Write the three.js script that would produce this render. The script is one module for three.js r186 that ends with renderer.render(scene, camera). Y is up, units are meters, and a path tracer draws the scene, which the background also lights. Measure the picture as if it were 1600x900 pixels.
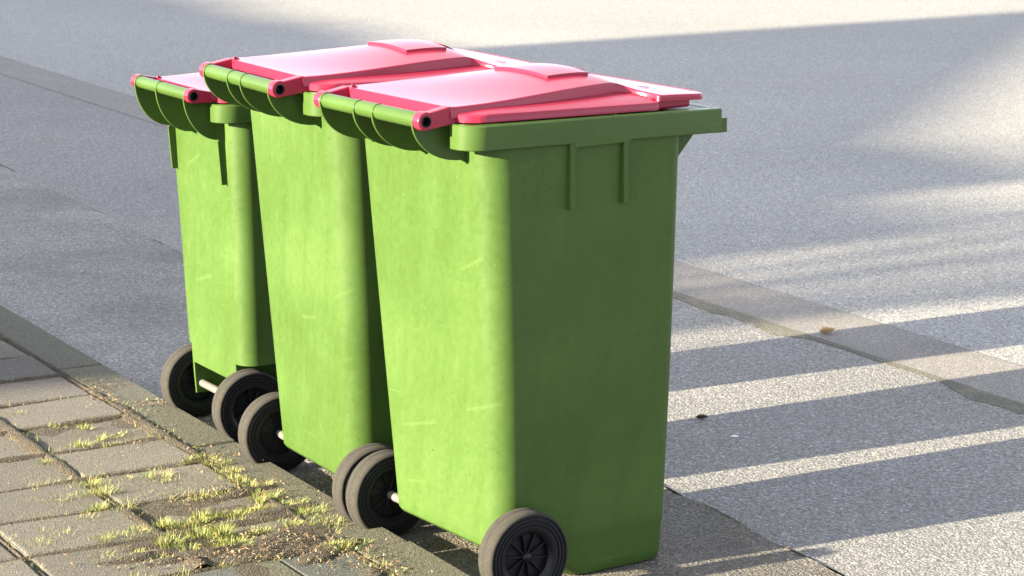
import * as THREE from 'three';
import { mergeGeometries, mergeVertices, toCreasedNormals } from 'three/addons/utils/BufferGeometryUtils.js';
import { RoundedBoxGeometry } from 'three/addons/geometries/RoundedBoxGeometry.js';
import { Brush, Evaluator, SUBTRACTION } from 'three-bvh-csg';

// ------------------------------------------------------------------ camera, sky, sun, exposure
const scene = new THREE.Scene();
const renderer = new THREE.WebGLRenderer({ antialias: true });
renderer.toneMapping = THREE.LinearToneMapping;
renderer.toneMappingExposure = 6.6;
renderer.shadowMap.enabled = true;
renderer.shadowMap.type = THREE.PCFSoftShadowMap;

const FOC = 3940.2, PITCH = 0.2043, ROLL = -0.0116, EYE = 1.7312;
const camera = new THREE.PerspectiveCamera(2 * Math.atan(450 / FOC) * 180 / Math.PI, 16 / 9, 0.1, 900);
camera.rotation.order = 'YXZ';
camera.position.set(0, EYE, 0);
camera.rotation.set(-PITCH, 0, ROLL);
camera.focus = 5.6; camera.userData.fStop = 16;
scene.add(camera);

const SUN_EL = 15 * Math.PI / 180;
const sunDir = new THREE.Vector3(-0.895 * Math.cos(SUN_EL), Math.sin(SUN_EL), 0.446 * Math.cos(SUN_EL)).normalize();
const sun = new THREE.DirectionalLight(new THREE.Color(1.0, 0.87, 0.63), 5);
sun.position.copy(sunDir).multiplyScalar(30).add(new THREE.Vector3(0, 0, -7));
sun.target.position.set(0, 0, -7);
sun.castShadow = true;
sun.shadow.mapSize.set(4096, 4096);
Object.assign(sun.shadow.camera, { left: -14, right: 14, top: 14, bottom: -14, near: 1, far: 80 });
sun.shadow.radius = 1;
scene.add(sun, sun.target);

{ // hazy winter sky: pale horizon, blue zenith, a warm aureole round the low sun
  const W = 512, H = 256, d = new Float32Array(W * H * 4), v = new THREE.Vector3();
  for (let j = 0; j < H; j++) for (let i = 0; i < W; i++) {
    const phi = ((i + 0.5) / W - 0.5) * 2 * Math.PI, el = ((j + 0.5) / H - 0.5) * Math.PI;
    v.set(Math.cos(el) * Math.cos(phi), Math.sin(el), Math.cos(el) * Math.sin(phi));
    const up = Math.max(0, v.y), t = Math.pow(1 - up, 4.5);
    const c = v.dot(sunDir), g = Math.pow(Math.max(0, c), 24) * 0.7 + Math.pow(Math.max(0, c), 4) * 0.12;
    let r = 0.168 + 0.32 * t + g, gg = 0.182 + 0.35 * t + g * 0.88, b = 0.21 + 0.45 * t + g * 0.7;
    if (v.y < 0) { const k = Math.min(1, -v.y * 8); r = r * (1 - k) + 0.1 * k; gg = gg * (1 - k) + 0.1 * k; b = b * (1 - k) + 0.1 * k; }
    const o = (j * W + i) * 4; d[o] = r; d[o + 1] = gg; d[o + 2] = b; d[o + 3] = 1;
  }
  const sky = new THREE.DataTexture(d, W, H, THREE.RGBAFormat, THREE.FloatType);
  sky.mapping = THREE.EquirectangularReflectionMapping; sky.magFilter = THREE.LinearFilter; sky.minFilter = THREE.LinearFilter;
  sky.needsUpdate = true;
  scene.background = sky; scene.environment = sky; scene.environmentIntensity = 1;
}

// ------------------------------------------------------------------ helpers
let seed = 20240611;
const rnd = () => { seed = (seed + 0x6D2B79F5) | 0; let t = Math.imul(seed ^ (seed >>> 15), 1 | seed); t = (t + Math.imul(t ^ (t >>> 7), 61 | t)) ^ t; return ((t ^ (t >>> 14)) >>> 0) / 4294967296; };
const rr = (a, b) => a + (b - a) * rnd();
const lerp = (a, b, t) => a + (b - a) * t, clamp = (x, a = 0, b = 1) => Math.min(b, Math.max(a, x));
const smooth = (a, b, x) => { const t = clamp((x - a) / (b - a)); return t * t * (3 - 2 * t); };
const hash = (x, y) => { let h = Math.imul(x | 0, 374761393) + Math.imul(y | 0, 668265263); h = Math.imul(h ^ (h >>> 13), 1274126177); return ((h ^ (h >>> 16)) >>> 0) / 4294967296; };
const vn = (x, y, p = 0) => { // value noise, tiling with period p when p > 0
  const xi = Math.floor(x), yi = Math.floor(y), fx = x - xi, fy = y - yi, ux = fx * fx * (3 - 2 * fx), uy = fy * fy * (3 - 2 * fy);
  const w = k => p ? ((k % p) + p) % p : k;
  return lerp(lerp(hash(w(xi), w(yi)), hash(w(xi + 1), w(yi)), ux), lerp(hash(w(xi), w(yi + 1)), hash(w(xi + 1), w(yi + 1)), ux), uy);
};
const fbm = (x, y, o = 4, p = 0) => { let s = 0, a = 0.5, n = 0; for (let i = 0; i < o; i++) { s += a * vn(x + i * 17 * (p ? 0 : 1), y, p); n += a; a *= 0.5; x *= 2; y *= 2; p *= 2; } return s / n; };
const curve = (pts, x) => { // piecewise smooth curve through [x, y] points
  if (x <= pts[0][0]) return pts[0][1];
  for (let i = 1; i < pts.length; i++) if (x <= pts[i][0]) { const [a, A] = pts[i - 1], [b, B] = pts[i]; return lerp(A, B, smooth(a, b, x)); }
  return pts[pts.length - 1][1];
};
const names = {};
const numbered = n => { if (names[n] === undefined) { names[n] = 0; return n; } return n + '_' + String(++names[n]).padStart(3, '0'); };
function tag(o, label, category, group, kind) { o.userData.label = label; o.userData.category = category; if (group) o.userData.group = group; if (kind) o.userData.kind = kind; return o; }
function mesh(name, geo, mat, parent) { const m = new THREE.Mesh(geo, mat); m.name = name; m.castShadow = m.receiveShadow = true; if (parent) parent.add(m); return m; }
// kerb frame: local x runs along the kerb (s), local z across it towards the pavement (n)
const DIR = 1.0698, CU = Math.cos(DIR), SU = Math.sin(DIR);
const world = (s, n, y = 0) => new THREE.Vector3(s * CU - n * SU, y, s * SU + n * CU);
const toKerb = o => { o.rotation.y = -DIR; return o; };
function pixel(u, v, h = 0) { // photo pixel -> (s, n) on the level h
  const X = u - 800, Y = 450 - v, cr = Math.cos(ROLL), sr = Math.sin(ROLL), x = cr * X - sr * Y, y = sr * X + cr * Y, cp = Math.cos(PITCH), sp = Math.sin(PITCH);
  const dx = x, dy = y * cp - FOC * sp, dz = -y * sp - FOC * cp, t = (h - EYE) / dy, px = dx * t, pz = dz * t;
  return [px * CU + pz * SU, -px * SU + pz * CU];
}
function struct(name, geo, mat) { const m = toKerb(mesh(name, geo, mat, scene)); m.userData.kind = 'structure'; return m; }
function buf(pos, idx, uv, col) {
  const g = new THREE.BufferGeometry(); g.setAttribute('position', new THREE.Float32BufferAttribute(pos, 3));
  if (uv) g.setAttribute('uv', new THREE.Float32BufferAttribute(uv, 2));
  if (col) g.setAttribute('color', new THREE.Float32BufferAttribute(col, 3));
  if (idx) g.setIndex(idx); g.computeVertexNormals(); return g;
}
function tex(W, H, fill, srgb, rep) {
  const d = new Uint8Array(W * H * 4);
  fill(d);
  const t = new THREE.DataTexture(d, W, H); t.wrapS = t.wrapT = THREE.RepeatWrapping; t.magFilter = THREE.LinearFilter; t.minFilter = THREE.LinearMipmapLinearFilter; t.generateMipmaps = true; t.anisotropy = 16;
  if (srgb) t.colorSpace = THREE.SRGBColorSpace; if (rep) t.repeat.set(rep, rep); t.needsUpdate = true; return t;
}

// ------------------------------------------------------------------ surface textures
// rolled stones in binder: colour and relief of asphalt (2 m tile)
function aggregate(N, metres, rMin, rMax, cover, binder, spread, bright, dark) {
  const h = new Float32Array(N * N), c = new Float32Array(N * N), px = N / metres, P = Math.round(metres * 6);
  for (let j = 0; j < N; j++) for (let i = 0; i < N; i++) { const k = j * N + i; h[k] = 0.12 * fbm(i / N * P * 8, j / N * P * 8, 2, P * 8); c[k] = binder * (0.8 + 0.4 * hash(i, j)); }
  const mean = (rMin + rMax) / 2, count = cover * metres * metres / (mean * mean * 3.14);
  for (let q = 0; q < count; q++) {
    const x = rnd() * N, y = rnd() * N, r = lerp(rMin, rMax, Math.pow(rnd(), 1.6)) * px, e = rr(0.65, 1), a = rnd() * 3.14, ca = Math.cos(a), sa = Math.sin(a), R = Math.ceil(r), top = rr(0.45, 1);
    const k = rnd(); let tone = 1 + (rnd() + rnd() - 1) * spread; if (k < bright) tone = rr(1.4, 2.0); else if (k > 1 - dark) tone = rr(0.35, 0.65);
    for (let v = -R; v <= R; v++) for (let u = -R; u <= R; u++) {
      const p = (u * ca + v * sa) / r, s = (v * ca - u * sa) / (r * e), d2 = p * p + s * s; if (d2 > 1) continue;
      const k2 = (((Math.floor(y) + v) % N + N) % N) * N + ((Math.floor(x) + u) % N + N) % N, hh = top * (1 - d2 * d2);
      if (hh > h[k2]) { h[k2] = hh; c[k2] = tone * (0.93 + 0.14 * hash(u + q, v)); }
    }
  }
  return { h, c, N };
}
const stones = aggregate(2048, 2, 0.002, 0.0054, 1.6, 0.6, 0.4, 0.045, 0.07);
const grit = aggregate(1024, 0.8, 0.0009, 0.0028, 1.2, 0.7, 0.6, 0.05, 0.12);
const colourOf = (a, warm, gain) => tex(a.N, a.N, d => { for (let k = 0; k < a.N * a.N; k++) { const t = a.c[k], w = warm * (hash(k, 7) - 0.5), l = clamp(Math.sqrt(clamp(t * gain, 0, 1)) * 255, 0, 255); d[k * 4] = clamp(l * (1 + w), 0, 255); d[k * 4 + 1] = l; d[k * 4 + 2] = clamp(l * (1 - w), 0, 255); d[k * 4 + 3] = 255; } }, true);
const reliefOf = a => tex(a.N, a.N, d => { for (let k = 0; k < a.N * a.N; k++) { const l = clamp(a.h[k]) * 255; d[k * 4] = d[k * 4 + 1] = d[k * 4 + 2] = l; d[k * 4 + 3] = 255; } });
const stoneMap = colourOf(stones, 0.1, 0.45), stoneBump = reliefOf(stones), gritMap = colourOf(grit, 0.12, 0.5), gritBump = reliefOf(grit);
const asphalt = (r, g, b, rough, bump) => { const m = new THREE.MeshStandardMaterial({ map: stoneMap, bumpMap: stoneBump, bumpScale: bump, roughness: rough, vertexColors: true }); m.color.setRGB(r, g, b); return m; };
const gritty = (r, g, b, rough, bump, vc = true) => { const m = new THREE.MeshStandardMaterial({ map: gritMap, bumpMap: gritBump, bumpScale: bump, roughness: rough, vertexColors: vc }); m.color.setRGB(r, g, b); return m; };
const M = {
  road: asphalt(0.64, 0.63, 0.61, 0.75, 0.0011),
  parking: asphalt(0.475, 0.462, 0.445, 0.78, 0.0017),
  gutter: asphalt(0.56, 0.545, 0.52, 0.85, 0.0028),
  strip: gritty(0.45, 0.42, 0.39, 0.8, 0.0006),
  kerb: gritty(0.19, 0.182, 0.128, 0.9, 0.0009),
  paver: [gritty(0.185, 0.168, 0.132, 0.9, 0.0022), gritty(0.165, 0.15, 0.116, 0.9, 0.0024), gritty(0.2, 0.182, 0.142, 0.9, 0.002)],
  slab: (() => { const m = gritty(0.19, 0.205, 0.205, 0.85, 0.002); m.map = stoneMap; m.bumpMap = stoneBump; return m; })(),
  soil: gritty(0.15, 0.118, 0.085, 1, 0.004),
  tar: gritty(0.29, 0.275, 0.22, 0.9, 0.001),
};
for (const m of M.paver) { m.map = stoneMap; m.bumpMap = stoneBump; m.bumpScale = 0.0032; m.color.multiply(new THREE.Color(2.0, 2.0, 2.25)); }

// ------------------------------------------------------------------ ground, road, gutter
function sheet(s0, s1, n0, n1, step, y, tile, tone, edge0, edge1) {
  const a = Math.max(2, Math.round((s1 - s0) / step)), b = Math.max(1, Math.round((n1 - n0) / step)), pos = [], uv = [], col = [], idx = [];
  for (let i = 0; i <= a; i++) for (let j = 0; j <= b; j++) {
    const s = lerp(s0, s1, i / a), A = edge0 ? edge0(s) : n0, B = edge1 ? edge1(s) : n1, n = lerp(A, B, j / b), c = tone ? tone(s, n) : [1, 1, 1];
    pos.push(s, typeof y === 'function' ? y(s, n) : y, n); uv.push(s / tile, -n / tile); col.push(...c);
  }
  for (let i = 0; i < a; i++) for (let j = 0; j < b; j++) { const k = i * (b + 1) + j; idx.push(k, k + 1, k + b + 1, k + 1, k + b + 2, k + b + 1); }
  return buf(pos, idx, uv, col);
}
const patchy = (f, amp, warm = 0, ox = 0) => (s, n) => { const v = 1 + amp * (fbm(s * f + ox, n * f, 4) - 0.5) * 2, w = warm * (fbm(s * f * 1.7 + 40, n * f * 1.7, 3) - 0.5); return [v * (1 + w), v, v * (1 - w)]; };
const base = struct('ground', new THREE.PlaneGeometry(700, 700).rotateX(-Math.PI / 2), (() => { const m = new THREE.MeshStandardMaterial({ roughness: 0.95 }); m.color.setRGB(0.1, 0.1, 0.095); return m; })());
base.position.y = -0.06;
const seam = s => -3.155 + (s + 4.5) * 0.037 + 0.03 * (fbm(s * 2.3 + 5, 1, 3) - 0.5) + 0.022 * (fbm(s * 11, 3, 3) - 0.5);
const LOW = -0.006; // road and parking lie a little below the patched gutter
struct('road', mergeGeometries([sheet(-22, 2, -15, -4.756, 0.14, LOW, 2, patchy(0.55, 0.14, 0.02)), sheet(-90, -22, -15, -4.756, 2, LOW, 2), sheet(2, 60, -15, -4.756, 2, LOW, 2), sheet(-90, 60, -60, -15, 3, LOW, 2)]), M.road);
struct('gutter_strip', mergeGeometries([sheet(-40, 12, -4.75, -4.4625, 0.06, LOW + 0.0015, 0.8, (s, n) => { const v = 0.95 + 0.2 * (fbm(s * 1.5, n * 5, 4) - 0.5), st = smooth(0.56, 0.72, fbm(s * 2.2 + 9, n * 2.2, 3)) * 0.16; return [v * (1 - st), v * (1 - st), v * (1 - st * 1.1)]; }), sheet(-40, 12, -4.7575, -4.75, 0.5, LOW - 0.003, 0.8)]), M.strip);
const gap = s => (0.004 + 0.013 * smooth(0.42, 0.65, fbm(s * 7 + 30, 8, 3))) * smooth(-7.4, -5.4, s);
struct('parking_strip', sheet(-22, 6, -4.45, -3.15, 0.045, LOW, 2, patchy(1.1, 0.15, 0.03, 70), s => -4.4635, s => seam(s) - gap(s)), M.parking);
struct('gutter', (() => {
  const top = sheet(-22, 6, -3.15, -2.385, 0.03, (s, n) => lerp(LOW, 0, smooth(-7.8, -6.2, s)) - 0.003 * smooth(0.45, 0.7, fbm(s * 5, n * 5, 3)), 2, (s, n) => { const v = 0.95 + 0.5 * (fbm(s * 2.1 + 11, n * 2.1, 4) - 0.5), b = clamp(smooth(0.45, 0.7, fbm(s * 4 + 3, n * 4, 3)) * 0.3 + 0.85 * smooth(-6.6, -5.2, s + 1.6 * (fbm(s * 3 + 50, n * 3, 4) - 0.5))); return [v * (1 - b * 0.52), v * (1 - b * 0.56), v * (1 - b * 0.62)]; }, seam, () => -2.385);
  const side = [], idx = [], uv = [], col = [], N = 900;
  for (let i = 0; i <= N; i++) { const s = lerp(-22, 6, i / N), n = seam(s); side.push(s, lerp(LOW, 0, smooth(-7.8, -6.2, s)) - 0.0005, n, s, -0.04, n + 0.001); uv.push(s / 2, 0, s / 2, 0.013); col.push(0.5, 0.48, 0.45, 0.5, 0.48, 0.45); if (i < N) { const k = i * 2; idx.push(k, k + 1, k + 2, k + 2, k + 1, k + 3); } }
  return mergeGeometries([top, buf(side, idx, uv, col)]);
})(), M.gutter);
// soil and moss caught along the concrete strip
struct('dirt_line', (() => {
  const f = s => smooth(0.3, 0.5, fbm(s * 1.7 + 2, 6, 3));
  return sheet(-8.2, 4, -4.45, -4.36, 0.02, (s, n) => n < -4.46 ? LOW + 0.0018 : LOW + 0.0012, 0.8, (s, n) => { const v = 0.85 + 0.7 * (fbm(s * 12, n * 12, 3) - 0.5); return [v, v, v * 0.95]; }, s => -4.462, s => -4.438 + (0.15 + 0.85 * f(s)) * (0.012 + 0.07 * fbm(s * 6, 3, 4)));
})(), M.tar);

// ------------------------------------------------------------------ kerb and pavement
const KH = 0.035;
function block(L, H, D, bevel, v) { // worn stone block: rounded box, uneven faces, uv in metres, tone patches
  const g = new RoundedBoxGeometry(L, H, D, 3, bevel), p = g.attributes.position, n = g.attributes.normal, uv = [], col = [];
  for (let i = 0; i < p.count; i++) {
    const x = p.getX(i), y = p.getY(i), z = p.getZ(i);
    const wob = 0.004 * (vn(x * 9 + v * 31, z * 9 + v * 17) - 0.5); p.setXYZ(i, x + wob, y + (y > 0 ? 0.003 * (vn(x * 6 + v * 7, z * 6) - 0.5) : 0), z + wob);
    const a = [Math.abs(n.getX(i)), Math.abs(n.getY(i)), Math.abs(n.getZ(i))];
    if (a[1] >= a[0] && a[1] >= a[2]) uv.push((x + v * 0.37) / 0.8, (z + v * 0.21) / 0.8); else if (a[0] > a[2]) uv.push(z / 0.8, y / 0.8 + v * 0.3); else uv.push(x / 0.8 + v * 0.2, y / 0.8);
    const t = 0.92 + 0.3 * (vn(x * 12 + v * 3, z * 12) - 0.5); col.push(t, t, t * 0.98);
  }
  g.setAttribute('uv', new THREE.Float32BufferAttribute(uv, 2)); g.setAttribute('color', new THREE.Float32BufferAttribute(col, 3)); return g;
}
const pavement = struct('pavement', sheet(-14, 4, -2.25, 5.5, 0.05, (s, n) => KH - 0.004 + 0.016 * (fbm(s * 7, n * 7, 4) - 0.5), 0.8, patchy(2, 0.3, 0.1)), M.soil);
{
  const kg = [0, 1, 2].map(i => { const L = 0.994, g = block(L, 0.2, 0.137, 0.008, i); return g; });
  for (let i = -8; i < 7; i++) { const k = mesh('kerb_stone', kg[((i % 3) + 3) % 3], M.kerb, pavement); k.position.set(-4.86 + i + 0.5, KH - 0.1 + rr(-0.002, 0.002), -2.395 + 0.0685); k.rotation.y = rr(-0.002, 0.002); }
  const cols = [-2.247, -1.925, -1.605, -1.285, -0.965, -0.645], rows = []; for (let i = 0; i < 15; i++) rows.push(-4.91 - 0.268 * i);
  const pg = [0, 1, 2, 3, 4, 5].map(i => block(0.268 - 0.014, 0.06, 0.32 - 0.014, 0.011, i + 3));
  rows.forEach((s, i) => cols.forEach((n, j) => {
    const p = mesh('paver', pg[(i * 5 + j * 3) % 6], M.paver[(i * 7 + j * 4) % 3], pavement);
    p.position.set(s - 0.134, KH - 0.03 + rr(-0.005, 0.004), n + 0.16); p.rotation.set(rr(-0.02, 0.02), rr(-0.03, 0.03), rr(-0.02, 0.02));
  }));
  // crossing of coarse slabs with a narrow concrete divider
  const sg = block(0.9, 0.06, 0.155, 0.006, 11), sl = block(0.9, 0.06, 0.58, 0.006, 12), sd = block(0.9, 0.06, 0.062, 0.005, 13);
  for (let i = 0; i < 4; i++) {
    const s = -4.895 + 0.905 * i + 0.45;
    for (const [g, n, m, nm] of [[sg, -2.17, M.slab, 'slab'], [sd, -2.057, M.kerb, 'divider'], [sl, -1.732, M.slab, 'slab'], [sl, -1.14, M.slab, 'slab']]) { const q = mesh(nm, g, m, pavement); q.position.set(s, KH - 0.031 + rr(-0.002, 0.001), n); q.rotation.y = rr(-0.003, 0.003); }
  }
}
// trodden soil spread over the pavers
{
  const pos = [], idx = [], uv = [], col = [];
  const patches = [[430, 845, 0.27, 0.085, 0.4], [512, 862, 0.15, 0.05, 0.5], [330, 862, 0.24, 0.05, 0.1], [430, 800, 0.16, 0.05, 0.2], [230, 870, 0.2, 0.04, 0.1], [585, 902, 0.12, 0.04, 1.2], [380, 770, 0.16, 0.03, 0.2], [255, 850, 0.15, 0.035, 0.1]];
  for (const [u, v, a, b, rot] of patches) {
    const [cs, cn] = pixel(u, v, KH), o = pos.length / 3, R = 7, T = 30;
    for (let i = 0; i <= R; i++) for (let j = 0; j <= T; j++) {
      const t = j / T * Math.PI * 2, k = i / R, w = 0.55 + 0.9 * fbm(Math.cos(t) * 1.8 + u, Math.sin(t) * 1.8 + v, 4), e = a * k * w * Math.cos(t), f = b * k * w * Math.sin(t);
      const s = cs + e * Math.sin(rot) + f * Math.cos(rot), n = cn + e * Math.cos(rot) - f * Math.sin(rot), c = 0.8 + 0.6 * (fbm(s * 25, n * 25, 3) - 0.4);
      pos.push(s, KH - 0.012 + (1 - k * k) * (0.014 + 0.012 * fbm(s * 30, n * 30, 3)), n); uv.push(s / 0.8, n / 0.8); col.push(c, c, c);
      if (i < R && j < T) { const q = o + i * (T + 1) + j; idx.push(q, q + 1, q + T + 1, q + 1, q + T + 2, q + T + 1); }
    }
  }
  // soil squeezed out of the joints, ragged along the paver edges
  const ribbon = (s0, n0, s1, n1, wide, salt) => {
    const L = Math.hypot(s1 - s0, n1 - n0), K = Math.ceil(L / 0.014), ds = (s1 - s0) / L, dn = (n1 - n0) / L, o = pos.length / 3;
    for (let i = 0; i <= K; i++) {
      const t = i / K * L, q = smooth(0.38, 0.66, fbm(t * 4 + salt, salt * 3.1, 3));
      for (let j = -3; j <= 3; j++) {
        const w = (j < 0 ? -1 : 1) * Math.pow(Math.abs(j) / 3, 1.2) * (0.009 + wide * q * (0.25 + 1.3 * fbm(t * 14 + salt * 7 + (j < 0 ? 50 : 0), salt, 3))), s = s0 + ds * t - dn * w, n = n0 + dn * t + ds * w, c = 0.85 + 0.7 * (fbm(s * 30, n * 30, 3) - 0.4), e = Math.abs(j) / 3;
        pos.push(s, KH - 0.011 + (1 - e * e) * (0.009 + 0.006 * q + 0.006 * fbm(s * 45, n * 45, 3)), n); uv.push(s / 0.8, n / 0.8); col.push(c, c * 0.99, c * 0.94);
        if (i < K && j < 3) { const a = o + i * 7 + j + 3; idx.push(a, a + 1, a + 7, a + 1, a + 8, a + 7); }
      }
    }
  };
  ribbon(-9, -2.252, -4.3, -2.25, 0.034, 1.7); ribbon(-9, -1.927, -4.92, -1.925, 0.03, 4.4); ribbon(-8, -1.606, -4.92, -1.604, 0.03, 9.2);
  for (let i = 0; i < 13; i++) ribbon(-4.91 - 0.268 * i, -2.25, -4.91 - 0.268 * i, -1.2, 0.034, 13 + i * 5.3);
  const m = struct('soil_spill', buf(pos, idx, uv, col), M.soil);
}

// ------------------------------------------------------------------ bins
const wear = (() => { // scuffed plastic: pale mottling, vertical dirt runs, fine scratches; 1 m tile
  const N = 1024, a = new Float32Array(N * N);
  for (let j = 0; j < N; j++) for (let i = 0; i < N; i++) { const x = i / N, y = j / N; a[j * N + i] = 0.93 + 0.1 * (fbm(x * 6, y * 6, 4, 6) - 0.5) + 0.05 * (fbm(x * 48, y * 6, 3, 6) - 0.5) + 0.05 * (fbm(x * 90, y * 90, 2, 90) - 0.5); }
  const put = (x, y, v) => { const k = ((Math.round(y) % N + N) % N) * N + (Math.round(x) % N + N) % N; a[k] = lerp(a[k], v, 0.5); };
  for (let q = 0; q < 60; q++) { let x = rnd() * N, y = rnd() * N, t = rnd() < 0.6 ? rr(-0.5, 0.15) : rr(1.3, 1.8), L = rr(10, 130), v = rr(1.0, 1.12); for (let k = 0; k < L; k++) { t += rr(-0.02, 0.02); x += Math.cos(t); y += Math.sin(t); put(x, y, v); if (q % 4 === 0) put(x, y + 1, v); } }
  for (let q = 0; q < 260; q++) { const x = rnd() * N, y = rnd() * N, r = rr(0.6, 2.2), v = rnd() < 0.6 ? 1.15 : 0.62; for (let b = -3; b <= 3; b++) for (let c = -3; c <= 3; c++) if (b * b + c * c < r * r) put(x + b, y + c, v); }
  for (let q = 0; q < 7; q++) { const x0 = rnd() * N, y0 = rnd() * N, L = rr(60, 160), t = rr(-0.5, -0.1); for (let k = 0; k < L * 6; k++) { const u = rnd() * L, w = (rnd() + rnd() - 1) * 6; put(x0 + u * Math.cos(t) - w * Math.sin(t), y0 + u * Math.sin(t) + w * Math.cos(t), 1.07); } }
  return { a, N };
})();
const wearMap = tex(1024, 1024, d => { for (let k = 0; k < 1024 * 1024; k++) { const l = clamp(wear.a[k] * 0.88) * 255, p = clamp((wear.a[k] - 0.93) * 2.2) * 70; d[k * 4] = clamp(l + p * 0.4, 0, 255); d[k * 4 + 1] = l; d[k * 4 + 2] = clamp(l + p * 0.6, 0, 255); d[k * 4 + 3] = 255; } }, true);
const wearRough = tex(1024, 1024, d => { for (let k = 0; k < 1024 * 1024; k++) { const l = clamp(0.45 + (wear.a[k] - 0.93) * 2.2) * 255; d[k * 4] = d[k * 4 + 1] = d[k * 4 + 2] = l; d[k * 4 + 3] = 255; } });
const dustMap = tex(512, 512, d => { for (let j = 0; j < 512; j++) for (let i = 0; i < 512; i++) { const k = (j * 512 + i) * 4, t = 0.3 + 0.4 * fbm(i / 512 * 24, j / 512 * 24, 4, 24), q = hash(i, j); d[k] = lerp(60, 150, t) * (0.75 + 0.4 * q); d[k + 1] = lerp(59, 144, t) * (0.75 + 0.4 * q); d[k + 2] = lerp(58, 130, t) * (0.75 + 0.4 * q); d[k + 3] = 255; } }, true);
dustMap.repeat.set(5, 0.5);
const phys = (r, g, b, o) => { const m = new THREE.MeshPhysicalMaterial(o); m.color.setRGB(r, g, b); return m; };
const P = {
  green: phys(0.069, 0.133, 0.027, { specularIntensity: 0.4,  map: wearMap, roughnessMap: wearRough, roughness: 1.1, bumpMap: wearMap, bumpScale: 0.0006 }),
  greenTrim: phys(0.069, 0.133, 0.027, { map: wearMap, roughness: 0.34, specularIntensity: 0.45 }),
  red: phys(0.25, 0.016, 0.04, { roughness: 0.24, specularIntensity: 0.7 }),
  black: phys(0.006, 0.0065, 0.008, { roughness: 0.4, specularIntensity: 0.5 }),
  rubber: phys(0.009, 0.009, 0.01, { roughness: 0.6, specularIntensity: 0.5 }),
  tread: phys(0.16, 0.157, 0.15, { roughness: 0.95, map: dustMap, bumpMap: dustMap, bumpScale: 0.0008 }),
  steel: phys(0.13, 0.125, 0.115, { roughness: 0.6, metalness: 0.3 }),
};
function ringPts(hx, zb, zf, rb, rf, n = 8) { // rounded rectangle in plan, anticlockwise from above
  const o = [], arc = (cx, cz, r, a0) => { for (let i = 0; i <= n; i++) { const a = a0 + i / n * Math.PI / 2; o.push([cx + r * Math.cos(a), cz + r * Math.sin(a)]); } };
  arc(hx - rf, zf - rf, rf, 0); arc(-hx + rf, zf - rf, rf, Math.PI / 2); arc(-hx + rb, zb + rb, rb, Math.PI); arc(hx - rb, zb + rb, rb, 1.5 * Math.PI);
  const s = []; for (let i = 0; i < o.length; i++) { const a = o[i], b = o[(i + 1) % o.length], L = Math.hypot(a[0] - b[0], a[1] - b[1]), m = Math.max(1, Math.round(L / 0.09)); for (let k = 0; k < m; k++) s.push([lerp(a[0], b[0], k / m), lerp(a[1], b[1], k / m)]); }
  return s;
}
// stack of equal-count rings [[x,y,z]...] -> closed skin; capped where asked
function loft(rings, capTop, capBottom, crease = 0) {
  const n = rings[0].length, pos = [], uv = [], idx = []; let vAcc = 0;
  rings.forEach((r, i) => {
    if (i) vAcc += Math.hypot(r[0][0] - rings[i - 1][0][0], r[0][1] - rings[i - 1][0][1], r[0][2] - rings[i - 1][0][2]);
    let u = 0; for (let j = 0; j <= n; j++) { const p = r[j % n], q = r[(j + n - 1) % n]; if (j) u += Math.hypot(p[0] - q[0], p[1] - q[1], p[2] - q[2]); pos.push(...p); uv.push(u, vAcc); }
  });
  for (let i = 0; i < rings.length - 1; i++) for (let j = 0; j < n; j++) { const a = i * (n + 1) + j, b = a + n + 1; idx.push(a, b, a + 1, a + 1, b, b + 1); }
  const cap = (i, up) => { const o = pos.length / 3, r = rings[i]; let c = [0, 0, 0]; for (const p of r) { c[0] += p[0] / n; c[1] += p[1] / n; c[2] += p[2] / n; pos.push(...p); uv.push(p[0], p[2]); } pos.push(...c); uv.push(c[0], c[2]); for (let j = 0; j < n; j++) up ? idx.push(o + n, o + (j + 1) % n, o + j) : idx.push(o + n, o + j, o + (j + 1) % n); };
  if (capTop) cap(rings.length - 1, true); if (capBottom) cap(0, false);
  const g = buf(pos, idx, uv), N = g.attributes.normal;
  for (let i = 0; i < rings.length; i++) { const a = i * (n + 1), b = a + n, v = new THREE.Vector3(N.getX(a) + N.getX(b), N.getY(a) + N.getY(b), N.getZ(a) + N.getZ(b)).normalize(); N.setXYZ(a, v.x, v.y, v.z); N.setXYZ(b, v.x, v.y, v.z); }
  return crease ? toCreasedNormals(g, crease) : g;
}
function plateZY(pts, x0, x1, bevel = 0.0012, hole) { // outline in (z, y), thickness along x
  const s = new THREE.Shape(pts.map(([z, y]) => new THREE.Vector2(z, y))); if (hole) s.holes.push(new THREE.Path().absarc(hole[0], hole[1], hole[2], 0, Math.PI * 2, true));
  const g = new THREE.ExtrudeGeometry(s, { depth: x1 - x0 - 2 * bevel, bevelEnabled: true, bevelThickness: bevel, bevelSize: bevel, bevelOffset: -bevel, bevelSegments: 2, curveSegments: 6 });
  // extrude runs along +z of the shape frame: (z, y, t) -> (x = x1 - t, y, z)
  g.applyMatrix4(new THREE.Matrix4().set(0, 0, -1, x1 - bevel, 0, 1, 0, 0, 1, 0, 0, 0, 0, 0, 0, 1)); return g;
}
const bar = (r, x0, x1, y, z, seg = 24) => new THREE.CylinderGeometry(r, r, x1 - x0, seg).rotateZ(Math.PI / 2).translate((x0 + x1) / 2, y, z);
const rbox = (x0, x1, y0, y1, z0, z1, r = 0.003) => new RoundedBoxGeometry(x1 - x0, y1 - y0, z1 - z0, 2, r).translate((x0 + x1) / 2, (y0 + y1) / 2, (z0 + z1) / 2);

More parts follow.
